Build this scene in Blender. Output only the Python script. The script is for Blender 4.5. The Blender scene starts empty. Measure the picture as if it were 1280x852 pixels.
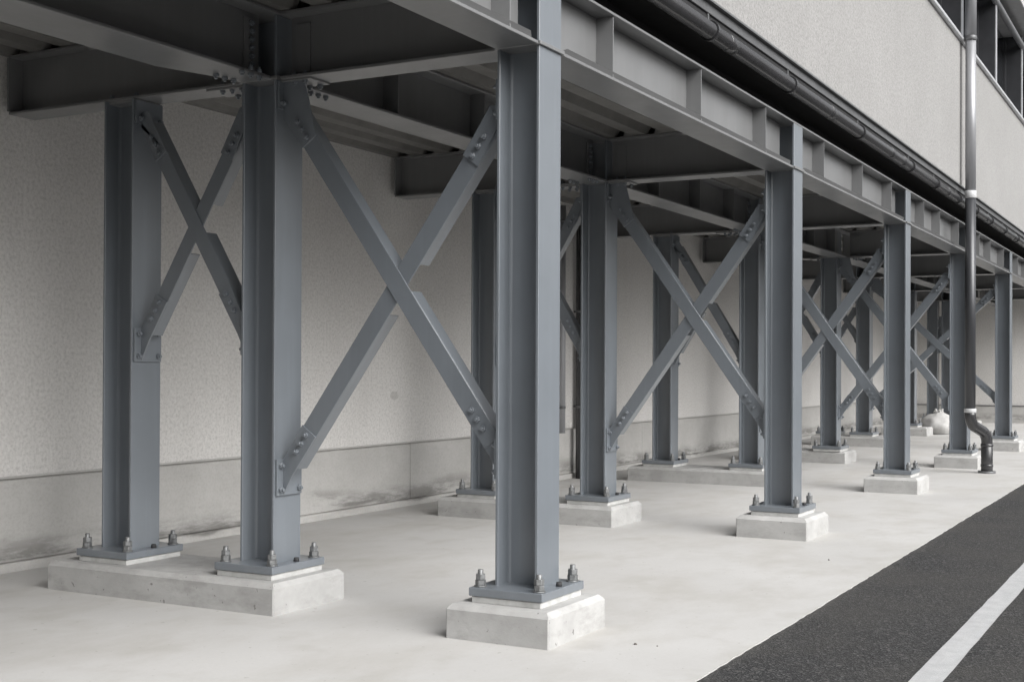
import bpy, bmesh, math, random
from mathutils import Vector, Matrix
random.seed(7)
sc = bpy.context.scene
C = sc.collection

# ------------------------------------------------------------------ camera, sky, sun, exposure
YAW, PITCH, ROLL = 0.4991, 0.0076, 0.0044
cd = bpy.data.cameras.new('camera'); cam = bpy.data.objects.new('camera', cd); C.objects.link(cam)
cd.sensor_width = 36.0; cd.lens = 36.0 * 1602.26 / 1280; cd.shift_y = 21.57 / 1280
cd.clip_start = 0.05; cd.clip_end = 2000
cy_, sy_ = math.cos(YAW), math.sin(YAW)
F = Vector((cy_, sy_, 0)); R_ = Vector((sy_, -cy_, 0)); U = Vector((0, 0, 1))
F2 = F * math.cos(PITCH) + U * math.sin(PITCH); U2 = U * math.cos(PITCH) - F * math.sin(PITCH)
R3 = R_ * math.cos(ROLL) + U2 * math.sin(ROLL); U3 = U2 * math.cos(ROLL) - R_ * math.sin(ROLL)
m = Matrix((R3, U3, -F2)).transposed().to_4x4(); m.translation = Vector((-5.9945, -3.1705, 1.3983))
cam.matrix_world = m
sc.camera = cam

SUN_EL, SUN_AZ = math.radians(40), math.radians(-106)      # azimuth of the sun measured from +x toward +y
world = bpy.data.worlds.new('World'); sc.world = world; world.use_nodes = True
nt = world.node_tree; nt.nodes.clear()
sky = nt.nodes.new('ShaderNodeTexSky'); sky.sky_type = 'NISHITA'; sky.sun_disc = False
sky.sun_elevation = SUN_EL; sky.sun_rotation = math.radians(90) - SUN_AZ
sky.air_density = 1.0; sky.dust_density = 5.0; sky.ozone_density = 1.0
hs = nt.nodes.new('ShaderNodeHueSaturation'); hs.inputs['Saturation'].default_value = 0.12
bg = nt.nodes.new('ShaderNodeBackground'); bg.inputs['Strength'].default_value = 0.085
wo = nt.nodes.new('ShaderNodeOutputWorld')
nt.links.new(sky.outputs[0], hs.inputs['Color']); nt.links.new(hs.outputs[0], bg.inputs['Color']); nt.links.new(bg.outputs[0], wo.inputs[0])
sd = bpy.data.lights.new('sun', 'SUN'); sun = bpy.data.objects.new('sun', sd); C.objects.link(sun)
sd.energy = 1.5; sd.angle = math.radians(60); sd.color = (1.0, 0.985, 0.965)
sdir = Vector((math.cos(SUN_EL) * math.cos(SUN_AZ), math.cos(SUN_EL) * math.sin(SUN_AZ), math.sin(SUN_EL)))
sun.rotation_euler = sdir.to_track_quat('Z', 'Y').to_euler()
vs = sc.view_settings; vs.view_transform = 'Standard'; vs.look = 'None'; vs.gamma = 1.0; vs.exposure = 1.12; vs.use_curve_mapping = False

# ------------------------------------------------------------------ materials
class NT:
    def __init__(s, name):
        s.m = bpy.data.materials.new(name); s.m.use_nodes = True
        s.t = s.m.node_tree; s.b = s.t.nodes['Principled BSDF']
        s.co = s.t.nodes.new('ShaderNodeTexCoord').outputs['Object']
        s.geo = s.t.nodes.new('ShaderNodeNewGeometry').outputs['Position']
    def n(s, k, **kw):
        nd = s.t.nodes.new(k)
        for a, v in kw.items(): setattr(nd, a, v)
        return nd
    def l(s, a, b): s.t.links.new(a, b)
    def mapping(s, src, scale=(1, 1, 1), loc=(0, 0, 0)):
        q = s.n('ShaderNodeMapping'); q.inputs['Scale'].default_value = scale; q.inputs['Location'].default_value = loc
        s.l(src, q.inputs['Vector']); return q.outputs[0]
    def noise(s, src, scale, detail=4, rough=.55, out='Fac'):
        q = s.n('ShaderNodeTexNoise'); q.inputs['Scale'].default_value = scale
        q.inputs['Detail'].default_value = detail; q.inputs['Roughness'].default_value = rough
        s.l(src, q.inputs['Vector']); return q.outputs[out]
    def ramp(s, f, stops):
        q = s.n('ShaderNodeValToRGB'); e = q.color_ramp.elements
        while len(e) < len(stops): e.new(.5)
        for el, (p, c) in zip(e, stops):
            el.position = p; el.color = c if len(c) == 4 else (*c, 1)
        s.l(f, q.inputs['Fac']); return q.outputs['Color']
    def mix(s, f, a, b, mode='MIX'):
        q = s.n('ShaderNodeMix', data_type='RGBA', blend_type=mode)
        for sock, v in ((q.inputs[0], f), (q.inputs[6], a), (q.inputs[7], b)):
            if isinstance(v, (int, float)): sock.default_value = v
            elif isinstance(v, tuple): sock.default_value = (*v, 1) if len(v) == 3 else v
            else: s.l(v, sock)
        return q.outputs[2]
    def math(s, op, a, b=None, clamp=False):
        q = s.n('ShaderNodeMath', operation=op); q.use_clamp = clamp
        for i, v in enumerate((a, b)):
            if v is None: continue
            if isinstance(v, (int, float)): q.inputs[i].default_value = v
            else: s.l(v, q.inputs[i])
        return q.outputs[0]
    def bump(s, h, strength=.3, dist=.01, prev=None):
        q = s.n('ShaderNodeBump'); q.inputs['Strength'].default_value = strength; q.inputs['Distance'].default_value = dist
        s.l(h, q.inputs['Height'])
        if prev: s.l(prev, q.inputs['Normal'])
        s.l(q.outputs[0], s.b.inputs['Normal']); return q.outputs[0]
    def col(s, c): 
        if isinstance(c, tuple): s.b.inputs['Base Color'].default_value = (*c, 1)
        else: s.l(c, s.b.inputs['Base Color'])
    def rough(s, r):
        if isinstance(r, (int, float)): s.b.inputs['Roughness'].default_value = r
        else: s.l(r, s.b.inputs['Roughness'])
    def xyz(s, src): q = s.n('ShaderNodeSeparateXYZ'); s.l(src, q.inputs[0]); return q.outputs
def g(v, t=(1, 1, 1)): return (v * t[0], v * t[1], v * t[2])

def mat_steel(name, base, rough=.42, dirt=.25, spec=.5, coat=.8, metal=0):
    s = NT(name); w = s.geo; s.b.inputs['Specular IOR Level'].default_value = spec
    big = s.noise(w, 2.3, 5); streak = s.noise(s.mapping(w, (9, 9, .5)), 2.0, 5)
    c = s.ramp(big, [(.3, g(.93, base)), (.7, g(1.06, base))])
    c = s.mix(s.ramp(streak, [(.50, (0, 0, 0)), (.78, (dirt,) * 3)]), c, g(1.25, base))
    s.col(c)
    s.rough(s.ramp(s.noise(w, 3, 3), [(.3, (rough - .025,) * 3), (.7, (rough + .035,) * 3)]))
    s.b.inputs['Coat Weight'].default_value = coat; s.b.inputs['Metallic'].default_value = metal; s.b.inputs['Coat Roughness'].default_value = .24; s.b.inputs['Coat IOR'].default_value = 1.75
    s.bump(s.noise(w, 30, 2), .015, .004)
    return s.m
STEEL = mat_steel('grey_blue_steel_paint', (.150, .167, .186), .38, .35, .5, .5)
STEEL_D = mat_steel('grey_steel_beam_paint', (.165, .167, .169), .42, .35, .5, .5)
def mat_zinc():
    s = NT('galvanised_steel'); w = s.geo
    s.col(s.ramp(s.noise(w, 45, 3), [(.3, (.15, .155, .157)), (.7, (.25, .255, .258))])); s.b.inputs['Metallic'].default_value = .55
    s.rough(.5); s.bump(s.noise(w, 300, 2), .2, .002); return s.m
ZINC = mat_zinc()
def mat_apron():
    s = NT('pale_concrete_floor'); w = s.geo
    big = s.noise(w, .55, 6, .6); mid = s.noise(s.mapping(w, (1.0, 1.7, 1)), .9, 6, .6); fine = s.noise(w, 55, 4, .7)
    c = s.ramp(big, [(.30, (.43, .424, .414)), (.70, (.50, .495, .487))])
    c = s.mix(s.ramp(mid, [(.46, (0, 0, 0)), (.70, (.65,) * 3)]), c, (.37, .355, .33))
    blot = s.noise(s.mapping(w, (1, 1, 1), (7, 3, 0)), 2.4, 3, .5)
    c = s.mix(s.ramp(blot, [(.56, (0, 0, 0)), (.74, (.45,) * 3)]), c, (.34, .325, .30))
    c = s.mix(s.ramp(fine, [(.35, (.12,) * 3), (.62, (0, 0, 0))]), c, (.33, .32, .30))
    speck = s.noise(w, 23, 2, .5)
    c = s.mix(s.ramp(speck, [(.715, (0, 0, 0)), (.74, (.6,) * 3)]), c, (.26, .25, .23))
    s.col(c); s.rough(s.ramp(mid, [(.3, (.62,) * 3), (.7, (.8,) * 3)]))
    b = s.bump(fine, .12, .004); s.bump(mid, .1, .01, b); return s.m
APRON = mat_apron()
def mat_asphalt():
    s = NT('dark_asphalt'); w = s.geo
    v = s.n('ShaderNodeTexVoronoi'); v.inputs['Scale'].default_value = 105; s.l(w, v.inputs['Vector'])
    v2 = s.n('ShaderNodeTexVoronoi'); v2.inputs['Scale'].default_value = 48; s.l(w, v2.inputs['Vector'])
    c = s.ramp(s.xyz(v.outputs['Color'])[0], [(0, (.022, .022, .023)), (.6, (.038, .038, .0395)), (.9, (.066, .066, .067)), (1, (.13, .129, .127))])
    c = s.mix(s.ramp(s.xyz(v2.outputs['Color'])[1], [(.93, (0, 0, 0)), (.96, (.4,) * 3)]), c, (.13, .125, .12))
    c = s.mix(s.ramp(s.noise(w, .9, 5, .6), [(.38, (0, 0, 0)), (.68, (.75,) * 3)]), c, (.060, .058, .055))
    # pale dust blown from the concrete edge, with its own ragged outline
    yy = s.xyz(w)[1]
    d = s.math('SUBTRACT', s.math('MULTIPLY', yy, 2.2), -2.9)           # grows toward y = -1.15
    d = s.math('MULTIPLY', d, s.noise(w, 6, 6, .7))
    c = s.mix(s.ramp(d, [(.10, (0, 0, 0)), (.42, (.5,) * 3)]), c, (.15, .146, .138))
    s.col(c); s.rough(.88); s.b.inputs['Specular IOR Level'].default_value = .25
    h = s.math('ADD', s.math('MULTIPLY', v.outputs['Distance'], .6), s.noise(w, 40, 4, .7))
    s.bump(h, .8, .012); return s.m
ASPHALT = mat_asphalt()
def mat_line():
    s = NT('worn_white_road_paint'); w = s.geo
    c = s.ramp(s.noise(w, 9, 5, .6), [(.3, (.36, .365, .375)), (.7, (.45, .455, .46))])
    c = s.mix(s.ramp(s.noise(w, 70, 5, .75), [(.64, (0, 0, 0)), (.72, (.8,) * 3)]), c, (.12, .12, .12))
    c = s.mix(s.ramp(s.noise(s.mapping(w, (1, 10, 1)), 2.5, 5, .6), [(.50, (0, 0, 0)), (.72, (.4,) * 3)]), c, (.33, .33, .33))
    s.col(c); s.rough(.7); s.bump(s.noise(w, 120, 4, .7), .5, .006); return s.m
LINE = mat_line()
def mat_pedestal():
    s = NT('cast_concrete_block'); w = s.geo
    c = s.ramp(s.noise(w, 3, 6, .65), [(.32, (.33, .328, .322)), (.68, (.44, .438, .431))])
    st = s.noise(s.mapping(w, (2.5, 2.5, 6)), 1.6, 6, .7)
    c = s.mix(s.ramp(st, [(.50, (0, 0, 0)), (.68, (.6,) * 3)]), c, (.26, .256, .248))
    c = s.mix(s.ramp(s.noise(w, 28, 3), [(.69, (0, 0, 0)), (.73, (.8,) * 3)]), c, (.14, .135, .13))
    s.col(c); s.rough(.85); b = s.bump(s.noise(w, 75, 5, .7), .25, .004); s.bump(s.noise(w, 9, 4), .25, .01, b); return s.m
PED = mat_pedestal()
GROUT = NT('pale_grout'); GROUT.col(GROUT.ramp(GROUT.noise(GROUT.geo, 14, 5), [(.3, (.40, .40, .39)), (.7, (.54, .54, .53))])); GROUT.rough(.9); GROUT.bump(GROUT.noise(GROUT.geo, 60, 4), .3, .004); GROUT = GROUT.m
def mat_stucco(name, a, b, k=1.0):
    s = NT(name); w = s.geo
    fine = s.noise(w, 42, 5, .75); c = s.ramp(s.noise(w, .8, 6, .62), [(.3, a), (.7, b)])
    c = s.mix(s.ramp(fine, [(.36, (.42 * k,) * 3), (.52, (0, 0, 0))]), c, g(.52, a))
    c = s.mix(s.ramp(fine, [(.54, (0, 0, 0)), (.70, (.4 * k,) * 3)]), c, g(1.28, b))
    c = s.mix(s.ramp(s.noise(s.mapping(w, (3, 3, .35)), 1.4, 5), [(.52, (0, 0, 0)), (.76, (.12,) * 3)]), c, g(.68, a))
    s.col(c); s.rough(.92); s.bump(fine, .5, .008); return s
_st = mat_stucco('warm_grey_roughcast', (.575, .562, .545), (.645, .632, .615), 1.0)
# round repair patch and a few scuffs in the roughcast
def patch(s, cx, cz, r, colr):
    p = s.n('ShaderNodeVectorMath', operation='DISTANCE'); q = s.mapping(s.geo, (.6, 0, 1)); s.l(q, p.inputs[0]); p.inputs[1].default_value = (cx * .6, 0, cz)
    d = s.math('ADD', p.outputs['Value'], s.math('MULTIPLY', s.noise(s.geo, 18, 3), r * .35))
    lk = s.b.inputs['Base Color'].links[0].from_socket
    s.col(s.mix(s.ramp(s.math('DIVIDE', d, r), [(.9, (.3,) * 3), (1.3, (0, 0, 0))]), lk, colr))
patch(_st, 4.60, 1.12, .055, (.20, .19, .18))
STUCCO = _st.m
FACADE = mat_stucco('pale_grey_roughcast', (.285, .281, .276), (.315, .311, .306), 1.2).m
def mat_plinth():
    s = NT('stained_concrete_plinth'); w = s.geo; z = s.xyz(w)[2]
    c = s.ramp(s.noise(w, 1.1, 6, .65), [(.3, (.38, .373, .36)), (.7, (.50, .492, .478))])
    hz = s.noise(s.mapping(w, (.8, 1, 4)), 1.7, 7, .72)
    # damp tide mark: a wavering band along the foot of the wall
    zz = s.math('ADD', z, s.math('MULTIPLY', s.math('SUBTRACT', s.noise(s.mapping(w, (.8, 1, 1)), .9, 4), .5), .28))
    band = s.ramp(zz, [(.06, (.15,) * 3), (.085, (.95,) * 3), (.15, (.7,) * 3), (.25, (0, 0, 0))])
    c = s.mix(s.mix(1.0, band, s.ramp(hz, [(.40, (0, 0, 0)), (.58, (1, 1, 1))]), 'MULTIPLY'), c, (.135, .132, .126))
    c = s.mix(s.ramp(hz, [(.54, (0, 0, 0)), (.72, (.4,) * 3)]), c, (.30, .29, .27))
    c = s.mix(s.ramp(s.noise(w, 50, 4, .7), [(.32, (.25,) * 3), (.55, (0, 0, 0))]), c, (.25, .24, .22))
    s.col(c); s.rough(.88); s.bump(s.noise(w, 40, 5, .7), .3, .006); return s.m
PLINTH = mat_plinth()
def simple(name, c, rough, metal=0, nz=.1, sc_=8, spec=.5, rv=.02):
    s = NT(name); s.col(s.ramp(s.noise(s.geo, sc_, 5, .6), [(.3, g(1 - nz, c)), (.7, g(1 + nz, c))])); s.rough(s.ramp(s.noise(s.geo, sc_ * 1.7, 4), [(.3, (max(rough - rv, .02),) * 3), (.7, (rough + rv,) * 3)]))
    s.b.inputs['Metallic'].default_value = metal; s.b.inputs['Specular IOR Level'].default_value = spec; return s.m
BLACKPIPE = simple('black_polyethylene_pipe', (.030, .030, .032), .25, 0, .15, 2, .8, 0.0)
GREYPIPE = simple('grey_metal_downpipe', (.34, .345, .36), .38, .35, .05, 2, .5, 0.0)
COLLAR = simple('white_plastic_collar', (.50, .505, .51), .5)
FLASH = simple('dark_grey_sheet_flashing', (.13, .132, .136), .42, .3, .15)
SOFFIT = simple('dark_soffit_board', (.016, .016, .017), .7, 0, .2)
DECK = simple('galvanised_deck_sheet', (.20, .195, .185), .55, .3, .15, 5)
SILL = simple('pale_metal_sill', (.62, .63, .65), .35, .5, .08)
FRAME = simple('dark_window_frame', (.035, .036, .040), .45, 0, .15)
GLASS = simple('dark_window_glass', (.012, .013, .015), .03, 0, .1, 2, .7)
SACK = simple('white_woven_sack', (.50, .495, .485), .75, 0, .08, 18)
STONE = simple('dark_pebble', (.10, .09, .08), .9)
RUBBER = simple('dark_plug', (.03, .03, .032), .7)

# ------------------------------------------------------------------ geometry helpers
def box(bm, x0, x1, y0, y1, z0, z1, mtx=None):
    vv = [Vector((x, y, z)) for x in (x0, x1) for y in (y0, y1) for z in (z0, z1)]
    if mtx: vv = [mtx @ v for v in vv]
    v = [bm.verts.new(q) for q in vv]
    for f in ((0, 1, 3, 2), (4, 6, 7, 5), (0, 4, 5, 1), (2, 3, 7, 6), (0, 2, 6, 4), (1, 5, 7, 3)): bm.faces.new([v[i] for i in f])
def prism(bm, poly, fn, a, b):                       # poly extruded from a to b; fn(u, v, t) -> point
    n = len(poly); A = [bm.verts.new(fn(u, v, a)) for u, v in poly]; B = [bm.verts.new(fn(u, v, b)) for u, v in poly]
    bm.faces.new(A); bm.faces.new(B[::-1])
    for i in range(n): bm.faces.new((A[i], B[i], B[(i + 1) % n], A[(i + 1) % n]))
def cyl(bm, p0, p1, r, n=16, r1=None, cap=True):
    p0, p1 = Vector(p0), Vector(p1); r1 = r if r1 is None else r1
    d = (p1 - p0).normalized(); a = d.orthogonal().normalized(); b = d.cross(a)
    A = [bm.verts.new(p0 + (a * math.cos(2 * math.pi * i / n) + b * math.sin(2 * math.pi * i / n)) * r) for i in range(n)]
    B = [bm.verts.new(p1 + (a * math.cos(2 * math.pi * i / n) + b * math.sin(2 * math.pi * i / n)) * r1) for i in range(n)]
    for i in range(n):
        f = bm.faces.new((A[i], A[(i + 1) % n], B[(i + 1) % n], B[i])); f.smooth = n > 8
    if cap: bm.faces.new(A[::-1]); bm.faces.new(B)
def tube(bm, pts, r, n=20):
    pts = [Vector(p) for p in pts]; rings = []; a = None
    for i, p in enumerate(pts):
        d = (pts[min(i + 1, len(pts) - 1)] - pts[max(i - 1, 0)]).normalized()
        a = d.orthogonal().normalized() if a is None else (a - d * a.dot(d)).normalized(); b = d.cross(a)
        rings.append([bm.verts.new(p + (a * math.cos(2 * math.pi * k / n) + b * math.sin(2 * math.pi * k / n)) * r) for k in range(n)])
    for A, B in zip(rings, rings[1:]):
        for k in range(n):
            f = bm.faces.new((A[k], A[(k + 1) % n], B[(k + 1) % n], B[k])); f.smooth = True
    bm.faces.new(rings[0][::-1]); bm.faces.new(rings[-1])
def mesh(name, bm, mat, bev=0, seg=1):
    bmesh.ops.recalc_face_normals(bm, faces=bm.faces)
    if bev:
        e = [e for e in bm.edges if len(e.link_faces) == 2 and e.calc_face_angle(0) > .6]
        bmesh.ops.bevel(bm, geom=e, offset=bev, segments=seg, affect='EDGES', clamp_overlap=True)
    me = bpy.data.meshes.new(name); bm.to_mesh(me); bm.free(); me.materials.append(mat); return me
def link(name, me, parent=None, loc=(0, 0, 0)):
    o = bpy.data.objects.new(name, me); C.objects.link(o); o.location = loc
    if parent: o.parent = parent
    return o
def obj(name, bm, mat, parent=None, loc=(0, 0, 0), bev=0, seg=1): return link(name, mesh(name, bm, mat, bev, seg), parent, loc)
def tag(o, label=None, cat=None, group=None, kind=None):
    for k, v in (('label', label), ('category', cat), ('group', group), ('kind', kind)):
        if v: o[k] = v
    return o
def thing(name, label, cat, loc=(0, 0, 0), group=None):
    o = bpy.data.objects.new(name, None); C.objects.link(o); o.location = loc; o.empty_display_size = .2
    return tag(o, label, cat, group, 'thing')
def BM(): return bmesh.new()

# ------------------------------------------------------------------ key dimensions
XR = [0, 4.61, 9.08, 13.30, 17.72, 22.10, 26.4]       # column rows along the building
W = .25; H = 3.069; ZT = 3.465; ZB = .26; HP = .183
YM, YB = 1.723, 2.849
YWALL, YPL = 3.93, 3.965
XE = 30.0

# ------------------------------------------------------------------ setting
bm = BM(); box(bm, -260, 300, -260, 260, -.5, 0)
tag(obj('road', bm, ASPHALT), kind='structure')
bm = BM(); n = 1100; x = -40; top = []
ed = [(-40 + 80 * i / n, -1.150 + random.uniform(-.004, .004) + .002 * math.sin(i * .13)) for i in range(n + 1)]
v0 = [bm.verts.new((x, y, .006)) for x, y in ed]; v1 = [bm.verts.new((x, 4.3, .006)) for x, y in ed]; v2 = [bm.verts.new((x, y, -.05)) for x, y in ed]
for i in range(n):
    bm.faces.new((v0[i], v0[i + 1], v1[i + 1], v1[i])); bm.faces.new((v0[i], v2[i], v2[i + 1], v0[i + 1]))
tag(obj('concrete_pavement', bm, APRON), kind='structure')
bm = BM(); n = 400
L0 = [bm.verts.new((-40 + 100 * i / n, -1.982 + random.uniform(-.003, .003), .004)) for i in range(n + 1)]
L1 = [bm.verts.new((-40 + 100 * i / n, -2.117 + random.uniform(-.003, .003), .004)) for i in range(n + 1)]
for i in range(n): bm.faces.new((L1[i], L1[i + 1], L0[i + 1], L0[i]))
tag(obj('road_marking', bm, LINE), kind='structure')

# rear wall of the ground floor: roughcast cladding over a concrete plinth, panel joints along the plinth
rw = thing('rear_wall', 'warm grey roughcast wall on a stained concrete plinth behind the columns', 'wall', (0, YWALL, 0))
def rel(o, y): pass
bm = BM(); box(bm, -40, XE, 0, .35, .655, 3.62); obj('roughcast', bm, STUCCO, rw)
bm = BM(); box(bm, -40, XE, -.004, .30, .640, .655); obj('drip_edge', bm, PLINTH, rw)
jx = [-40, -8.6, -2.2, 4.95, 11.0, 16.4, 21.8, XE]
for a, b in zip(jx, jx[1:]):
    bm = BM(); box(bm, a + .004, b - .004, YPL - YWALL, .5, .07, .64); obj('plinth_panel', bm, PLINTH, rw, bev=.006)
bm = BM(); box(bm, -40, XE, YPL - YWALL - .03, .5, -.03, .068); obj('base_kerb', bm, PLINTH, rw, bev=.008)
bm = BM(); box(bm, -40, XE, YPL - YWALL + .02, .45, .06, .63); obj('wall_core', bm, PLINTH, rw)
bm = BM(); box(bm, -4.9, -4.5, -3.3, 0, -.02, 3.62); obj('unseen_shade_wall', bm, FLASH, rw)  # unseen dark wall, added out of frame to shade the passage and column webs
ew = thing('end_wall', 'grey roughcast wall closing the far end of the passage', 'wall', (XE, 0, 0))
bm = BM(); box(bm, 0, .4, -.9, 5, .47, 3.62); obj('roughcast', bm, STUCCO, ew)
bm = BM(); box(bm, -.05, .4, -.9, 5, -.02, .45); obj('plinth', bm, PLINTH, ew, bev=.01)
bm = BM(); box(bm, -.065, .38, -.9, 5, .45, .47); obj('drip_edge', bm, FLASH, ew)

# ------------------------------------------------------------------ upper storey
up = thing('upper_storey', 'pale grey roughcast upper storey with ribbon windows above the steel frame', 'building', (0, -.22, 3.78))
YF = 0.0
def U_(bm, x0, x1, y0, y1, z0, z1): box(bm, x0, x1, y0 + .22, y1 + .22, z0 - 3.78, z1 - 3.78)
seams = [-40, -5.6, 3.2 - 3.0, 12.0, 21.0, 34]
seams = [-40, -6.0, 12.0, 30.0, 42]
for a, b in zip(seams, seams[1:]):
    bm = BM(); U_(bm, a + .006, b - .006, -.22, .05, 3.87, 5.80); obj('wall_panel', bm, FACADE, up, bev=.006)
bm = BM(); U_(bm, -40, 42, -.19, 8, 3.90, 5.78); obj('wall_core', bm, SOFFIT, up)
bm = BM(); U_(bm, -40, 42, -.205, .02, 3.790, 3.867); obj('base_flashing', bm, FLASH, up, bev=.003)
bm = BM(); U_(bm, -40, 42, -.235, -.19, 3.858, 3.872); obj('drip_edge', bm, FLASH, up)
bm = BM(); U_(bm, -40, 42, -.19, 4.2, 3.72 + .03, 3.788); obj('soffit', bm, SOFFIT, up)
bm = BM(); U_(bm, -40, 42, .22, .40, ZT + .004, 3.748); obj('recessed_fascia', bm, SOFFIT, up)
bm = BM(); U_(bm, -40, 42, -.27, .10, 5.80, 5.845); obj('sill', bm, SILL, up, bev=.004)
bm = BM(); U_(bm, -40, 42, .10, 8, 5.79, 7.30); obj('room', bm, SOFFIT, up)
fx = [-40 + .0] ; k = 12.0
piers = sorted([12.0 + 3.1 * i for i in range(-6, 9)])
for a in piers:
    bm = BM(); U_(bm, a - .05, a + .05, -.225, .095, 5.845, 7.30); pr = obj('pier', bm, FRAME, up, bev=.004)
    bm = BM(); U_(bm, a - .052, a + .052, -.242, -.226, 5.846, 7.29); obj('cover_strip', bm, SILL, pr)
for a, b in zip(piers, piers[1:]):
    bm = BM(); U_(bm, a + .05, b - .05, .060, .068, 5.846, 7.29); wn = obj('window', bm, GLASS, up)
    bm = BM(); mid = (a + b) / 2
    for (p, q, r, s) in ((a + .052, a + .12, 5.847, 7.28), (b - .12, b - .052, 5.847, 7.28), (mid - .04, mid + .04, 5.91, 7.2)): U_(bm, p, q, .02, .058, r, s)
    U_(bm, a + .121, mid - .041, .021, .057, 5.848, 5.91); U_(bm, mid + .041, b - .121, .021, .057, 5.848, 5.91)
    obj('window_frame', bm, FRAME, wn)
bm = BM(); U_(bm, -40, 42, -.50, 8, 7.302, 7.50); obj('roof_overhang', bm, simple('pale_soffit', (.42, .42, .42), .7), up, bev=.01)
bm = BM()
tube(bm, [(-40, .02 + .22 - .14 - .12, 7.12 - 3.78), (42, .02 + .22 - .14 - .12, 7.12 - 3.78)], .05, 14); obj('eaves_pipe', bm, GREYPIPE, up)

# ------------------------------------------------------------------ concrete pedestals
def pedestal(label, cx, y0, y1, hx=.335, group='concrete column footings'):
    bm = BM(); cyy = (y0 + y1) / 2; h = (y1 - y0) / 2; c = .028
    lv = [(hx, h, -.03), (hx, h, HP - c), (hx - c, h - c, HP)]
    rings = [[bm.verts.new((sx * a, sy * b, z)) for sx, sy in ((-1, -1), (1, -1), (1, 1), (-1, 1))] for a, b, z in lv]
    for A, B in zip(rings, rings[1:]):
        for i in range(4): bm.faces.new((A[i], A[(i + 1) % 4], B[(i + 1) % 4], B[i]))
    bm.faces.new(rings[-1]); bm.faces.new(rings[0][::-1])
    bmesh.ops.bevel(bm, geom=[e for e in bm.edges if abs(e.verts[0].co.z - e.verts[1].co.z) > .1], offset=.008, segments=1, affect='EDGES')
    o = obj('concrete_pedestal', bm, PED, None, (cx, cyy, 0)); tag(o, label, 'pedestal', group); return o
ordn = ['nearest', 'second', 'third', 'fourth', 'fifth', 'sixth', 'farthest']
for i in range(5):
    pedestal(['square concrete footing in the foreground under the nearest front column', 'square concrete footing under the second front column', 'square concrete footing under the third front column',
              'square concrete footing beside the foot of the downpipe', 'square concrete footing under the fifth and farthest front column in view'][i], XR[i], -.30, .30)
PY = {0: (1.425, 3.22), 1: (1.425, 3.22), 2: (1.425, 3.22), 3: (1.56, 3.20), 4: (1.98, 3.30), 5: (2.05, 3.0), 6: (1.7, 3.0)}
for i in range(7):
    pedestal(['long concrete footing at left carrying the two nearest inner columns', 'long concrete footing carrying the second pair of inner columns', 'long concrete footing carrying the third pair of inner columns',
              'long concrete footing carrying the fourth pair of inner columns', 'concrete footing of the fifth inner pair, seen left of the third front column',
              'concrete footing seen just right of the third front column, left of the white sack', 'farthest concrete footing, mostly hidden behind the white sack'][i], XR[i], *PY[i], group='long footings under paired inner columns')

# ------------------------------------------------------------------ columns
def h_profile(w=W, tf=.017, tw=.011, r=.014):
    h = w / 2; a = tw / 2; f = h - tf                  # flanges at +y and -y, web along y, in (x, y)
    q = [(-h, -h), (h, -h), (h, -f), (a + r, -f), (a + r * .35, -f + r * .35), (a, -f + r), (a, f - r), (a + r * .35, f - r * .35), (a + r, f), (h, f), (h, h), (-h, h),
         (-h, f), (-a - r, f), (-a - r * .35, f - r * .35), (-a, f - r), (-a, -f + r), (-a - r * .35, -f + r * .35), (-a - r, -f), (-h, -f)]
    return q
def shaft_mesh(z0, z1):
    bm = BM(); prism(bm, h_profile(), lambda u, v, t: Vector((u, v, t)), z0, z1)
    bmesh.ops.recalc_face_normals(bm, faces=bm.faces)
    e = [e for e in bm.edges if abs(e.verts[0].co.z - e.verts[1].co.z) > .5 and abs(abs(e.verts[0].co.x) - W / 2) < 1e-4]
    bmesh.ops.bevel(bm, geom=e, offset=.0025, segments=1, affect='EDGES')
    return mesh('shaft', bm, STEEL)
SH_TALL = shaft_mesh(ZB, ZT - .02); SH_SHORT = shaft_mesh(ZB, H - .002)
bm = BM(); box(bm, -.245, .245, -.215, .215, .217, ZB); PLATE = mesh('base_plate', bm, STEEL, .003)
bm = BM(); box(bm, -.235, .235, -.205, .205, HP - .004, .217); PAD = mesh('grout_pad', bm, GROUT, .006)
bm = BM(); cyl(bm, (0, 0, -.02), (0, 0, .090), .0145, 12); ROD = mesh('anchor_bolt', bm, ZINC, .002)
bm = BM(); cyl(bm, (0, 0, .008), (0, 0, .036), .029, 6); NUT = mesh('nut', bm, ZINC, .002)
bm = BM(); cyl(bm, (0, 0, .037), (0, 0, .066), .0275, 6); NUT2 = mesh('lock_nut', bm, ZINC, .002)
bm = BM(); cyl(bm, (0, 0, .0), (0, 0, .0075), .033, 20); WASH = mesh('washer', bm, ZINC)
bm = BM(); cyl(bm, (0, 0, 0), (0, 0, .022), .018, 12, .014); PLUG = mesh('grout_plug', bm, RUBBER)
bm = BM(); box(bm, -.14, .14, -.14, .14, H - .001, H + .019); DIAPH = mesh('diaphragm_plate', bm, STEEL_D, .002)
def column(label, x, y, tall, group, fine=True):
    t = thing('steel_column', label, 'column', (x, y, 0), group)
    link('shaft', SH_TALL if tall else SH_SHORT, t); link('base_plate', PLATE, t); link('grout_pad', PAD, t)
    for sx in (-1, 1):
        for sy in (-1, 1):
            b = link('anchor_bolt', ROD, t, (sx * .195, sy * .172, ZB)); b.rotation_euler.z = random.random()
            link('nut', NUT, b); n2 = link('lock_nut', NUT2, b); n2.rotation_euler.z = .4; link('washer', WASH, b)
    if fine: link('grout_plug', PLUG, t, (.02, -.178, ZB))
    if tall: link('diaphragm_plate', DIAPH, t)
    return t
gf = 'front row columns'; gm = 'middle row columns'; gb = 'back row columns'
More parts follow.
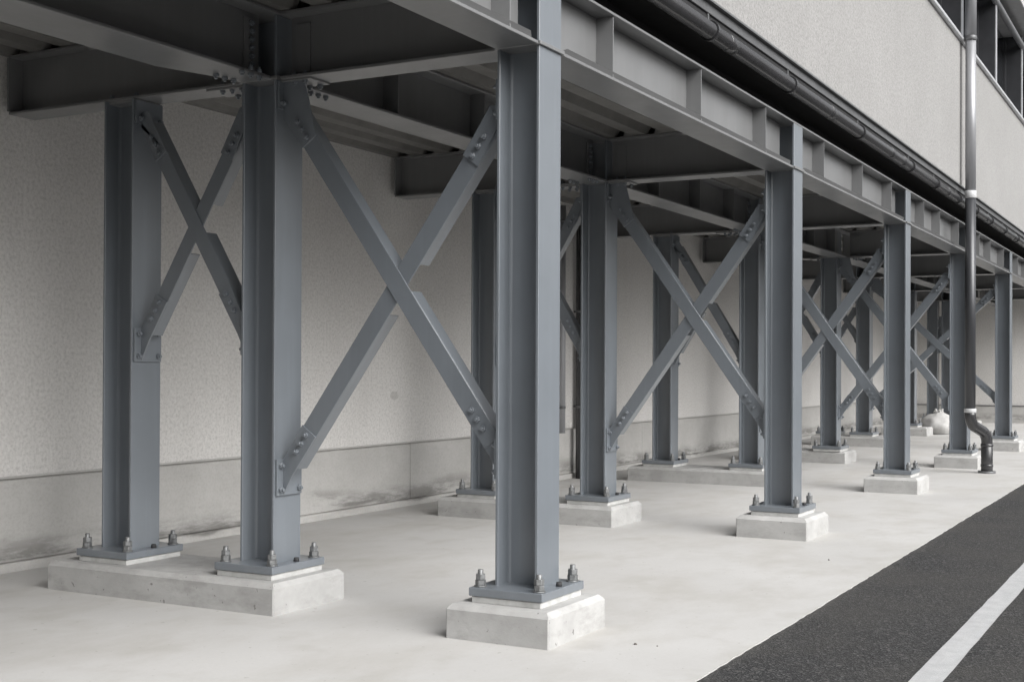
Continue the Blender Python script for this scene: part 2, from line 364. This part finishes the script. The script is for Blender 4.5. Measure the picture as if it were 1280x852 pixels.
FL = ['nearest and largest grey steel column, at the centre of the picture', 'second steel column of the front row beside the asphalt', 'third steel column of the front row', 'fourth front row steel column, half behind the downpipe', 'fifth and farthest front row steel column, right of the downpipe']
for i in range(5): column(FL[i], XR[i], 0, True, gf)
MPOS = [(XR[0], YM), (XR[1], YM - .01), (XR[2], YM), (XR[3] - .1, 1.84), (XR[4], 2.277 + .125), (XR[5], 2.47), (XR[6], 2.44)]
ML = ['steel column on the right end of the long left footing', 'second steel column of the middle row, just right of the nearest column', 'third steel column of the middle row, left of the second front column', 'fourth steel column of the middle row, right of the second front column', 'fifth steel column of the middle row, left of the third front column', 'steel column seen as a sliver right of the third front column', 'farthest dim steel column just left of the fourth front column']
for i, (x, y) in enumerate(MPOS): column(ML[i], x, y, True, gm, i < 4)
BPOS = [(XR[0], YB), (XR[1] - .02, YB), (XR[2], YB), (XR[3], YB), (XR[4], 3.02), (XR[6], 2.78)]
BL = ['leftmost steel column of the picture, nearest of the back row', 'second steel column of the back row, half behind the nearest column', 'third steel column of the back row, near the wall', 'fourth steel column of the back row, behind the second front column', 'fifth steel column of the back row, hidden behind a middle column', 'farthest back column with a white sack at its foot']
for i, (x, y) in enumerate(BPOS): column(BL[i], x, y, False, gb, i < 4)

# ------------------------------------------------------------------ beams and girders
bm = BM(); cyl(bm, (0, 0, 0), (0, 0, .016), .018, 6); cyl(bm, (0, 0, .014), (0, 0, .028), .010, 10); HBOLT = mesh('bolt', bm, STEEL, .001)
def bolt(parent, loc, direc):
    o = link('bolt', HBOLT, parent, loc); o.rotation_euler = Vector(direc).to_track_quat('Z', 'Y').to_euler(); return o
TF = .018
def girder(label, y, group, stiff, front=True):
    """long girder along x, flange undersides at H"""
    t = thing('girder', label, 'girder', (0, y, H), group); d = ZT - H; x0, x1 = -14, XE - .3
    hw = .125 if front else .14
    if front: xs = XR[:5] + XR[5:]
    else: xs = XR
    cuts = [x0] + [q for c in xs for q in (c - .142, c + .142)] + [x1]
    for a, b in zip(cuts[::2], cuts[1::2]):
        bm = BM()
        if not front and b < 0: prism(bm, [(a, -.1), (b, -.1), (b, .12), (b - .16, .14), (b - .55, .27), (a, .33)], lambda u, v, w: Vector((u, v, w)), 0, TF)   # wider haunched flange in the nearest bay
        else: box(bm, a, b, -hw, hw, 0, TF)
        bf = obj('bottom_flange', bm, STEEL_D, t, bev=.0025)
        if front:
            bm = BM(); prism(bm, [(a + .02, TF), (a + .07, TF + .034), (b - .07, TF + .034), (b - .02, TF)], lambda u, v, w: Vector((u, w - (v - TF) * .62, v)), -.099, -.088); obj('edge_lip', bm, STEEL_D, bf)
        bm = BM(); box(bm, a, b, -.006, .006, TF, d - TF); obj('web', bm, STEEL_D, t)
    bm = BM(); box(bm, x0, x1, -hw, hw, d - TF + .0005, d); obj('top_flange', bm, STEEL_D, t, bev=.0025)
    for sx in stiff:
        for s in (-1, 1):
            bm = BM(); ya, yb = sorted((s * .0065, s * (hw - .012))); box(bm, sx - .005, sx + .005, ya, yb, TF + .001, d - TF - .001); obj('stiffener', bm, STEEL_D, t)
    return t
fs = [-3.4, -2.0, -.42, .83, 2.30, 3.75, 5.47, 6.92, 8.25, 10.05, 11.1, 12.5, 14.3, 15.4, 16.9, 18.7, 20, 21.3]
gF = girder('long steel girder with web stiffeners on top of the front columns', 0, 'long girders', fs)
ms = [x + d for x in XR for d in (1.15, 2.3, 3.4)]
gM = girder('long dark steel girder on top of the middle columns', YM, 'long girders', ms, False)
for i in range(3):                                      # splice bolts beside each middle column
    for s in (-1, 1):
        for kx in range(3):
            for yy in (-.095, .095):
                bolt(gM, (XR[i] + s * (.24 + .075 * kx), yy, -.001), (0, 0, -1))
        for kx in range(2):
            for yy in (-.095, .095): bolt(gM, (XR[i] + s * (.24 + .075 * kx), yy, TF), (0, 0, 1))
        bm = BM(); box(bm, XR[i] + s * .225 - .055, XR[i] + s * .225 + .055, -.018, -.0065, .045, ZT - H - .05); pl = obj('splice_plate', bm, STEEL_D, gM, bev=.001)
        for k in range(6): bolt(pl, (XR[i] + s * .225, -.018, .075 + k * .048), (0, -1, 0))
BLAB = ['nearest dark cross beam over the front left columns', 'second dark cross beam from the front', 'third dark cross beam from the front', 'fourth dark cross beam from the front', 'fifth dark cross beam from the front', 'sixth dark cross beam from the front', 'farthest dark cross beam']
for i, xr in enumerate(XR):
    t = thing('cross_beam', BLAB[i], 'beam', (xr, 0, H), 'cross beams'); d = ZT - H
    for ya, yb in ((.143, YM - .143), (YM + .143, YWALL - .06)):
        hw = .11
        bm = BM(); box(bm, -hw, hw, ya, yb, .001, TF); obj('bottom_flange', bm, STEEL_D, t, bev=.002)
        bm = BM(); box(bm, -.0055, .0055, ya, yb, TF + .0002, d - TF); wb = obj('web', bm, STEEL_D, t)
        bm = BM(); box(bm, -hw, hw, ya, yb, d - TF + .0005, d - .0015); obj('top_flange', bm, STEEL_D, t)
    bm = BM(); box(bm, -.125, -.007 , YWALL - .075, YWALL - .062, .02, d - TF); obj('end_plate', bm, STEEL_D, t)
    if i < 4:
        # shear plate with bolts left of the middle column, flange splices either side
        for (yc, nm) in ((YM + .235, 1), (YM - .235, 0)):
            bm = BM(); box(bm, -.016, -.006, yc - .05, yc + .05, .05, d - .06); pl = obj('splice_plate', bm, STEEL_D, t, bev=.001)
            if nm:
                for k in range(6): bolt(pl, (-.016, yc, .075 + k * .048), (-1, 0, 0))
            bm = BM(); box(bm, -.095, .095, yc - .11, yc + .20 * (1 if nm else .5), -.0115, .0008); pf = obj('flange_splice_plate', bm, STEEL_D, t, bev=.001)
            for k in range(3 if nm else 2):
                for xx in (-.07, .07): bolt(pf, (xx, yc - .06 + k * .075, -.0115), (0, 0, -1)); bolt(pf, (xx, yc - .06 + k * .075, TF), (0, 0, 1))
        bm = BM(); box(bm, -.10, .10, YB - .13, YB + .13, -.018, .0005) ; obj('bearing_plate', bm, STEEL_D, t)
        for sy in (-1, 1):
            for xx in (-.08, .08): bolt(t, (xx, YB + sy * .105, TF), (0, 0, 1))

# ------------------------------------------------------------------ cross braces
def brace(label, x, ya, yb, Az, Bz, group, detail=True, leg=.11, big=True):
    """x: row; ya: face of the inner column (larger y), yb: face of the outer one. Az/Bz: heights (at ya, at yb)."""
    t = thing('cross_brace', label, 'brace', (x, 0, 0), group); XF = -.06; th = .009; L = leg / 2
    Va = (Vector((0, ya, Az[0])), Vector((0, yb, Az[1]))); Vb = (Vector((0, ya, Bz[0])), Vector((0, yb, Bz[1])))
    def line(P, Q, y): return P.z + (Q.z - P.z) * (y - P.y) / (Q.y - P.y)
    # crossing
    ka = (Az[1] - Az[0]) / (yb - ya); kb = (Bz[1] - Bz[0]) / (yb - ya); yc = ya + (Bz[0] - Az[0]) / (ka - kb); zc = Az[0] + ka * (yc - ya)
    X0 = Vector((0, yc, zc))
    def frame(P, Q):
        d = (Q - P).normalized(); nn = Vector((0, -d.z, d.y))
        if nn.y > 0: nn = -nn
        return d, nn
    def bar(bm, P, Q, x0, x1, n0, n1):
        d, nn = frame(P, Q); l = (Q - P).length
        vs_ = [P + d * a + nn * b + Vector((c, 0, 0)) for a in (0, l) for b in (n0, n1) for c in (x0, x1)]
        v = [bm.verts.new(q) for q in vs_]
        for f in ((0, 1, 3, 2), (4, 6, 7, 5), (0, 4, 5, 1), (2, 3, 7, 6), (0, 2, 6, 4), (1, 5, 7, 3)): bm.faces.new([v[i] for i in f])
    ea = .10                                            # the bars stop short of the column faces, gussets take over
    for (P, Q), cut in ((Va, False), (Vb, True)):
        d, nn = frame(P, Q); P1 = P + d * ea; Q1 = Q - d * ea
        if not cut:
            bm = BM(); bar(bm, P1, Q1, XF, XF + th, -L, L)
            bar(bm, P1, X0 - d * .085, XF + th, XF + leg, L - th, L); bar(bm, X0 + d * .085, Q1, XF + th, XF + leg, L - th, L)
            obj('diagonal_angle', bm, STEEL, t, bev=.0015)
        else:
            bm = BM(); xo = XF + th + .0015; bar(bm, P1, Q1, xo, xo + th, -L, L)
            for a, b in ((P1, X0 - d * .17), (X0 + d * .17, Q1)): bar(bm, a, b, xo + th, xo + leg - th, L - th, L)
            obj('diagonal_angle', bm, STEEL, t, bev=.0015)
    # gussets and end plates
    for (P, Q), up in ((Va, 0), (Vb, 1)):
        d, nn = frame(P, Q)
        for e, dd in ((P, d), (Q, -d)):
            top = e.z > 1.9 and dd.z < 0
            s = 1 if dd.y > 0 else -1                   # direction away from the column face
            face = e.y
            along = .34 if detail else .3
            tip = e + dd * along; w = L + .003
            n2 = Vector((0, -dd.z, dd.y))
            c1 = tip + n2 * w; c2 = tip - n2 * w
            hi, lo = (c1, c2) if c1.z > c2.z else (c2, c1)
            x0, x1 = (XF - .0105, XF - .0005) if (not up and (top or not big)) else ((XF - .001, XF + th + .001) if up else (XF + th + .0005, XF + th + .0105))
            f0 = face + s * .0145
            if top and not up and big:
                zt = min(H - .004, e.z + .2)
                poly = [(f0, zt), (f0, e.z - .13), (lo.y, lo.z), (hi.y, hi.z), (face + s * .16, zt)]
            else:
                k0 = e + dd * .055; a1, a2 = k0 + n2 * w, k0 - n2 * w; ah, al = (a1, a2) if a1.z > a2.z else (a2, a1)
                hz = min(ah.z + .02, H - .012)
                cl = lambda yy: max(yy * s, f0 * s) * s
                poly = [(f0, min(e.z + .10, hz)), (f0, e.z - .10), (cl(al.y), al.z), (lo.y, lo.z), (hi.y, hi.z), (cl(ah.y), hz)]
            bm = BM(); prism(bm, poly, lambda u, v, w_: Vector((w_, u, v)), x0, x1); gp = obj('gusset_plate', bm, STEEL, t, bev=.001)
            ya_, yb_ = sorted((face + s * .0005, face + s * .014)); zc_ = e.z + (.03 if top else 0)
            bm = BM(); box(bm, -.115, .115, ya_, yb_, zc_ - .105, min(zc_ + .105, H - .01)); ep = obj('end_plate', bm, STEEL, t, bev=.001)
            for xx in (-.085, .085):
                for zz in (-.07, .07):
                    if zc_ + zz < H - .05: bolt(ep, (xx, face + s * .014, zc_ + zz), (0, s, 0))
            for k in (.19, .25, .31):
                q = e + dd * k; bolt(gp, (min(x0, XF), q.y, q.z), (-1, 0, 0))
    return t
gbr = 'front cross braces'; gbb = 'inner cross braces'
FB = ['nearest large steel cross brace left of the nearest column', 'second front cross brace, left of the second front column', 'third front cross brace, left of the third front column', 'fourth front cross brace, left of the fourth front column', 'fifth front cross brace, left of the farthest front column']
for i in range(5):
    x, y = MPOS[i]; ym = y - .126
    brace(FB[i], XR[i] if i != 3 else XR[i] - .05, ym, .126, (2.975, .92), (.755, 2.785), gbr, i < 3)
IB = ['dark cross brace between the two leftmost columns', 'dark cross brace between the second pair of inner columns', 'dark cross brace between the third pair of inner columns', 'dark cross brace between the fourth pair of inner columns', 'dark cross brace between the fifth pair of inner columns']
for i in range(5):
    yb_ = MPOS[i][1] + .126; ya_ = BPOS[i][1] - .126; gap = ya_ - yb_; sl = 1.62 * gap / 2
    brace(IB[i], XR[i], ya_, yb_, (2.28 + sl, 2.28 - sl), (2.24 - sl, 2.24 + sl), gbb, i < 3, .10, False)
brace('far dark cross brace between the last pair of inner columns', XR[6], 2.78 - .126, 2.44 + .126, (2.5, 1.9), (1.9, 2.5), gbb, False, .08)

# ------------------------------------------------------------------ corrugated deck
dk = thing('metal_deck', 'corrugated metal decking above the beams', 'decking', (0, 0, ZT))
def deck_profile(y0, y1):
    pts = []; y = y0; p = .30
    while y < y1 - .01:
        for dy, z in ((0, .004), (.13, .004), (.165, .074), (.265, .074), (.30, .004)):
            if y + dy <= y1: pts.append((y + dy, z))
        y += p
    return pts
xs = [-14] + XR + [XE]
for a, b in zip(xs, xs[1:]):
    for y0, y1 in ((.14, YM - .15), (YM + .15, YWALL - .02)):
        bm = BM(); P = deck_profile(y0 - .12, y1 + .12)
        A = [bm.verts.new((a + .05, y, z)) for y, z in P]; B = [bm.verts.new((b - .05, y, z)) for y, z in P]
        for i in range(len(P) - 1): bm.faces.new((A[i], B[i], B[i + 1], A[i + 1]))
        obj('deck_sheet', bm, DECK, dk)
bm = BM(); box(bm, -40, XE, .43, 8, .085, .28); obj('floor_slab', bm, PED, dk)

# ------------------------------------------------------------------ gutter pipe under the facade
gp_y, gp_z = -.212, 3.668
gt = thing('drain_pipe', 'black horizontal drain pipe hung under the facade', 'pipe', (0, gp_y, gp_z))
bm = BM(); tube(bm, [(-14, 0, 0), (XE - 1, 0, 0)], .057, 28); obj('pipe', bm, BLACKPIPE, gt)
for x in (-1.2, 2.58, 5.28, 7.7, 8.3, 11.0, 14.2, 17.3, 20.5):
    bm = BM(); tube(bm, [(x - .075, 0, 0), (x + .075, 0, 0)], .0605, 28); obj('coupling', bm, BLACKPIPE, gt, bev=.002)
for x in (.9, 2.2, 4.05, 6.36, 8.70, 10.2, 11.75, 13.2, 14.6, 16.1, 17.6, 19.1):
    bm = BM()
    for i in range(24):
        a0, a1 = [2 * math.pi * (i + k) / 24 for k in (0, 1)]
        for r0, r1 in ((.0575, .069),):
            q = [Vector((xx, r * math.cos(a), r * math.sin(a))) for xx in (x - .018, x + .018) for a in (a0, a1) for r in (r0, r1)]
            v = [bm.verts.new(k) for k in q]
            for f in ((0, 1, 3, 2), (4, 6, 7, 5), (1, 5, 7, 3), (0, 2, 6, 4)): bm.faces.new([v[j] for j in f])
    h = obj('pipe_clip', bm, BLACKPIPE, gt)
    bm = BM(); box(bm, x - .012, x + .012, .012, .030, .045, 3.789 - gp_z); obj('hanger_rod', bm, FLASH, h)

# ------------------------------------------------------------------ downpipe
DX, DY = 11.97, -.350
dp = thing('downpipe', 'tall grey downpipe with white collars and a black elbowed foot', 'pipe', (DX, DY, 0))
bm = BM(); tube(bm, [(0, 0, 5.86), (0, 0, 7.32)], .074, 24); obj('upper_pipe', bm, GREYPIPE, dp)
bm = BM(); tube(bm, [(0, 0, 3.74), (0, 0, 5.855)], .068, 24); obj('middle_pipe', bm, GREYPIPE, dp)
bm = BM(); tube(bm, [(0, 0, .82), (0, 0, 3.74)], .069, 24); obj('lower_pipe', bm, simple('dark_grey_downpipe', (.055, .057, .062), .30, .2, .1, 2, .6, 0.0), dp)
for z0, z1, r in ((3.69, 3.79, .076), (.83, .885, .079)):
    bm = BM(); tube(bm, [(0, 0, z0), (0, 0, z1)], r, 24); obj('collar', bm, COLLAR, dp, bev=.003)
bm = BM(); tube(bm, [(0, 0, 5.80), (0, 0, 5.86)], .079, 24); st = obj('pipe_strap', bm, FLASH, dp, bev=.002)
bm = BM(); box(bm, -.012, .012, .08, .12, 5.81, 5.85); obj('strap_arm', bm, FLASH, st)
ex, ey = .36, -.16                                     # the offset bend
pts = [(0, 0, .84)]; EL = math.hypot(ex, ey)
for k in range(9):
    a = k / 8 * math.radians(78); r = .17; q = r * (1 - math.cos(a)) ; zz = .80 - r * math.sin(a); pts.append((ex * q / EL, ey * q / EL, zz))
mx = pts[-1]
rem = 1 - 2 * mx[0] / ex
pts.append((mx[0] + ex * rem, mx[1] + ey * rem, mx[2] - .05))
ez = pts[-1][2]
for k in range(1, 9):
    a = math.radians(78) * (1 - k / 8); r = .17; q = r * (1 - math.cos(a)); zz = ez - (.17 * math.sin(math.radians(78)) - r * math.sin(a)); pts.append((ex - ex * q / EL, ey - ey * q / EL, zz))
pts.append((ex, ey, ez - .20)); 
bm = BM(); tube(bm, pts, .074, 24); el = obj('elbow', bm, BLACKPIPE, dp)
bm = BM(); tube(bm, [(ex, ey, .0), (ex, ey, ez - .18)], .077, 24); obj('foot_pipe', bm, BLACKPIPE, dp, bev=.002)
bm = BM(); tube(bm, [(ex, ey, .0), (ex, ey, .035)], .115, 24); obj('ground_seal', bm, FLASH, dp, bev=.004)
for z0 in (.09, ez - .22):
    bm = BM(); tube(bm, [(ex, ey, z0), (ex, ey, z0 + .035)], .082, 24); obj('socket_ring', bm, BLACKPIPE, dp, bev=.003)

# slim drainpipes on the rear wall, seen between the near columns
for px_, r, mt, lab, z0 in ((8.67, .055, BLACKPIPE, 'black drainpipe on the rear wall, a sliver left of the second middle column', .0), (8.16, .04, GREYPIPE, 'slim grey conduit on the rear wall right of the nearest column', .60)):
    t = thing('wall_pipe', lab, 'pipe', (px_, YWALL - .09, 0))
    bm = BM(); tube(bm, [(0, 0, z0), (0, 0, 3.4)], r, 16); obj('pipe', bm, mt, t)
    for z in (.9, 2.1, 3.2):
        bm = BM(); tube(bm, [(0, 0, z), (0, 0, z + .03)], r + .006, 16); c_ = obj('pipe_clip', bm, FLASH, t)
        bm = BM(); box(bm, -.01, .01, r, .088, z + .003, z + .027); obj('clip_arm', bm, FLASH, c_)

# ------------------------------------------------------------------ small loose things
bm = BM(); bmesh.ops.create_uvsphere(bm, u_segments=40, v_segments=26, radius=1)
from mathutils import noise as mn
for v in bm.verts:
    p = v.co.copy(); rr = 1 + .10 * mn.noise(p * 2.1) + .035 * mn.noise(p * 6)
    z = p.z * .26 * rr; bulge = 1.0 + .12 * (1 - abs(p.z))
    v.co = Vector((p.x * .33 * rr * bulge, p.y * .36 * rr * bulge, max(z + .21, 0)))
for f in bm.faces: f.smooth = True
bag = thing('sack', 'full white sack slumped at the foot of the farthest inner column', 'sack', (22.9, 2.02, .006)); 
obj('body', bm, SACK, bag)
bm = BM()
for k in range(7):
    a = k * .9; cyl(bm, (.03 * math.cos(a), .03 * math.sin(a), .42), (.10 * math.cos(a), .10 * math.sin(a), .52 + .03 * math.sin(k * 2.3)), .045, 7, .02)
obj('tied_neck', bm, SACK, bag)
for k, (x, y, r, lab) in enumerate(((-.0, -.62, .009, 'small dark pebble on the pavement right of the nearest footing'), (.02, -.73, .005, 'tiny pebble nearest the asphalt beside the nearest footing'), (3.35, -.72, .007, 'tiny dark pebble on the pavement near the second front footing'))):
    bm = BM(); bmesh.ops.create_icosphere(bm, subdivisions=2, radius=r)
    for v in bm.verts: v.co = v.co * (1 + .35 * mn.noise(v.co * 90 + Vector((k, 0, 0)))); v.co.z *= .6
    tag(obj('pebble', bm, STONE, None, (x, y, .006 + r * .4)), lab, 'pebble', 'loose pebbles')
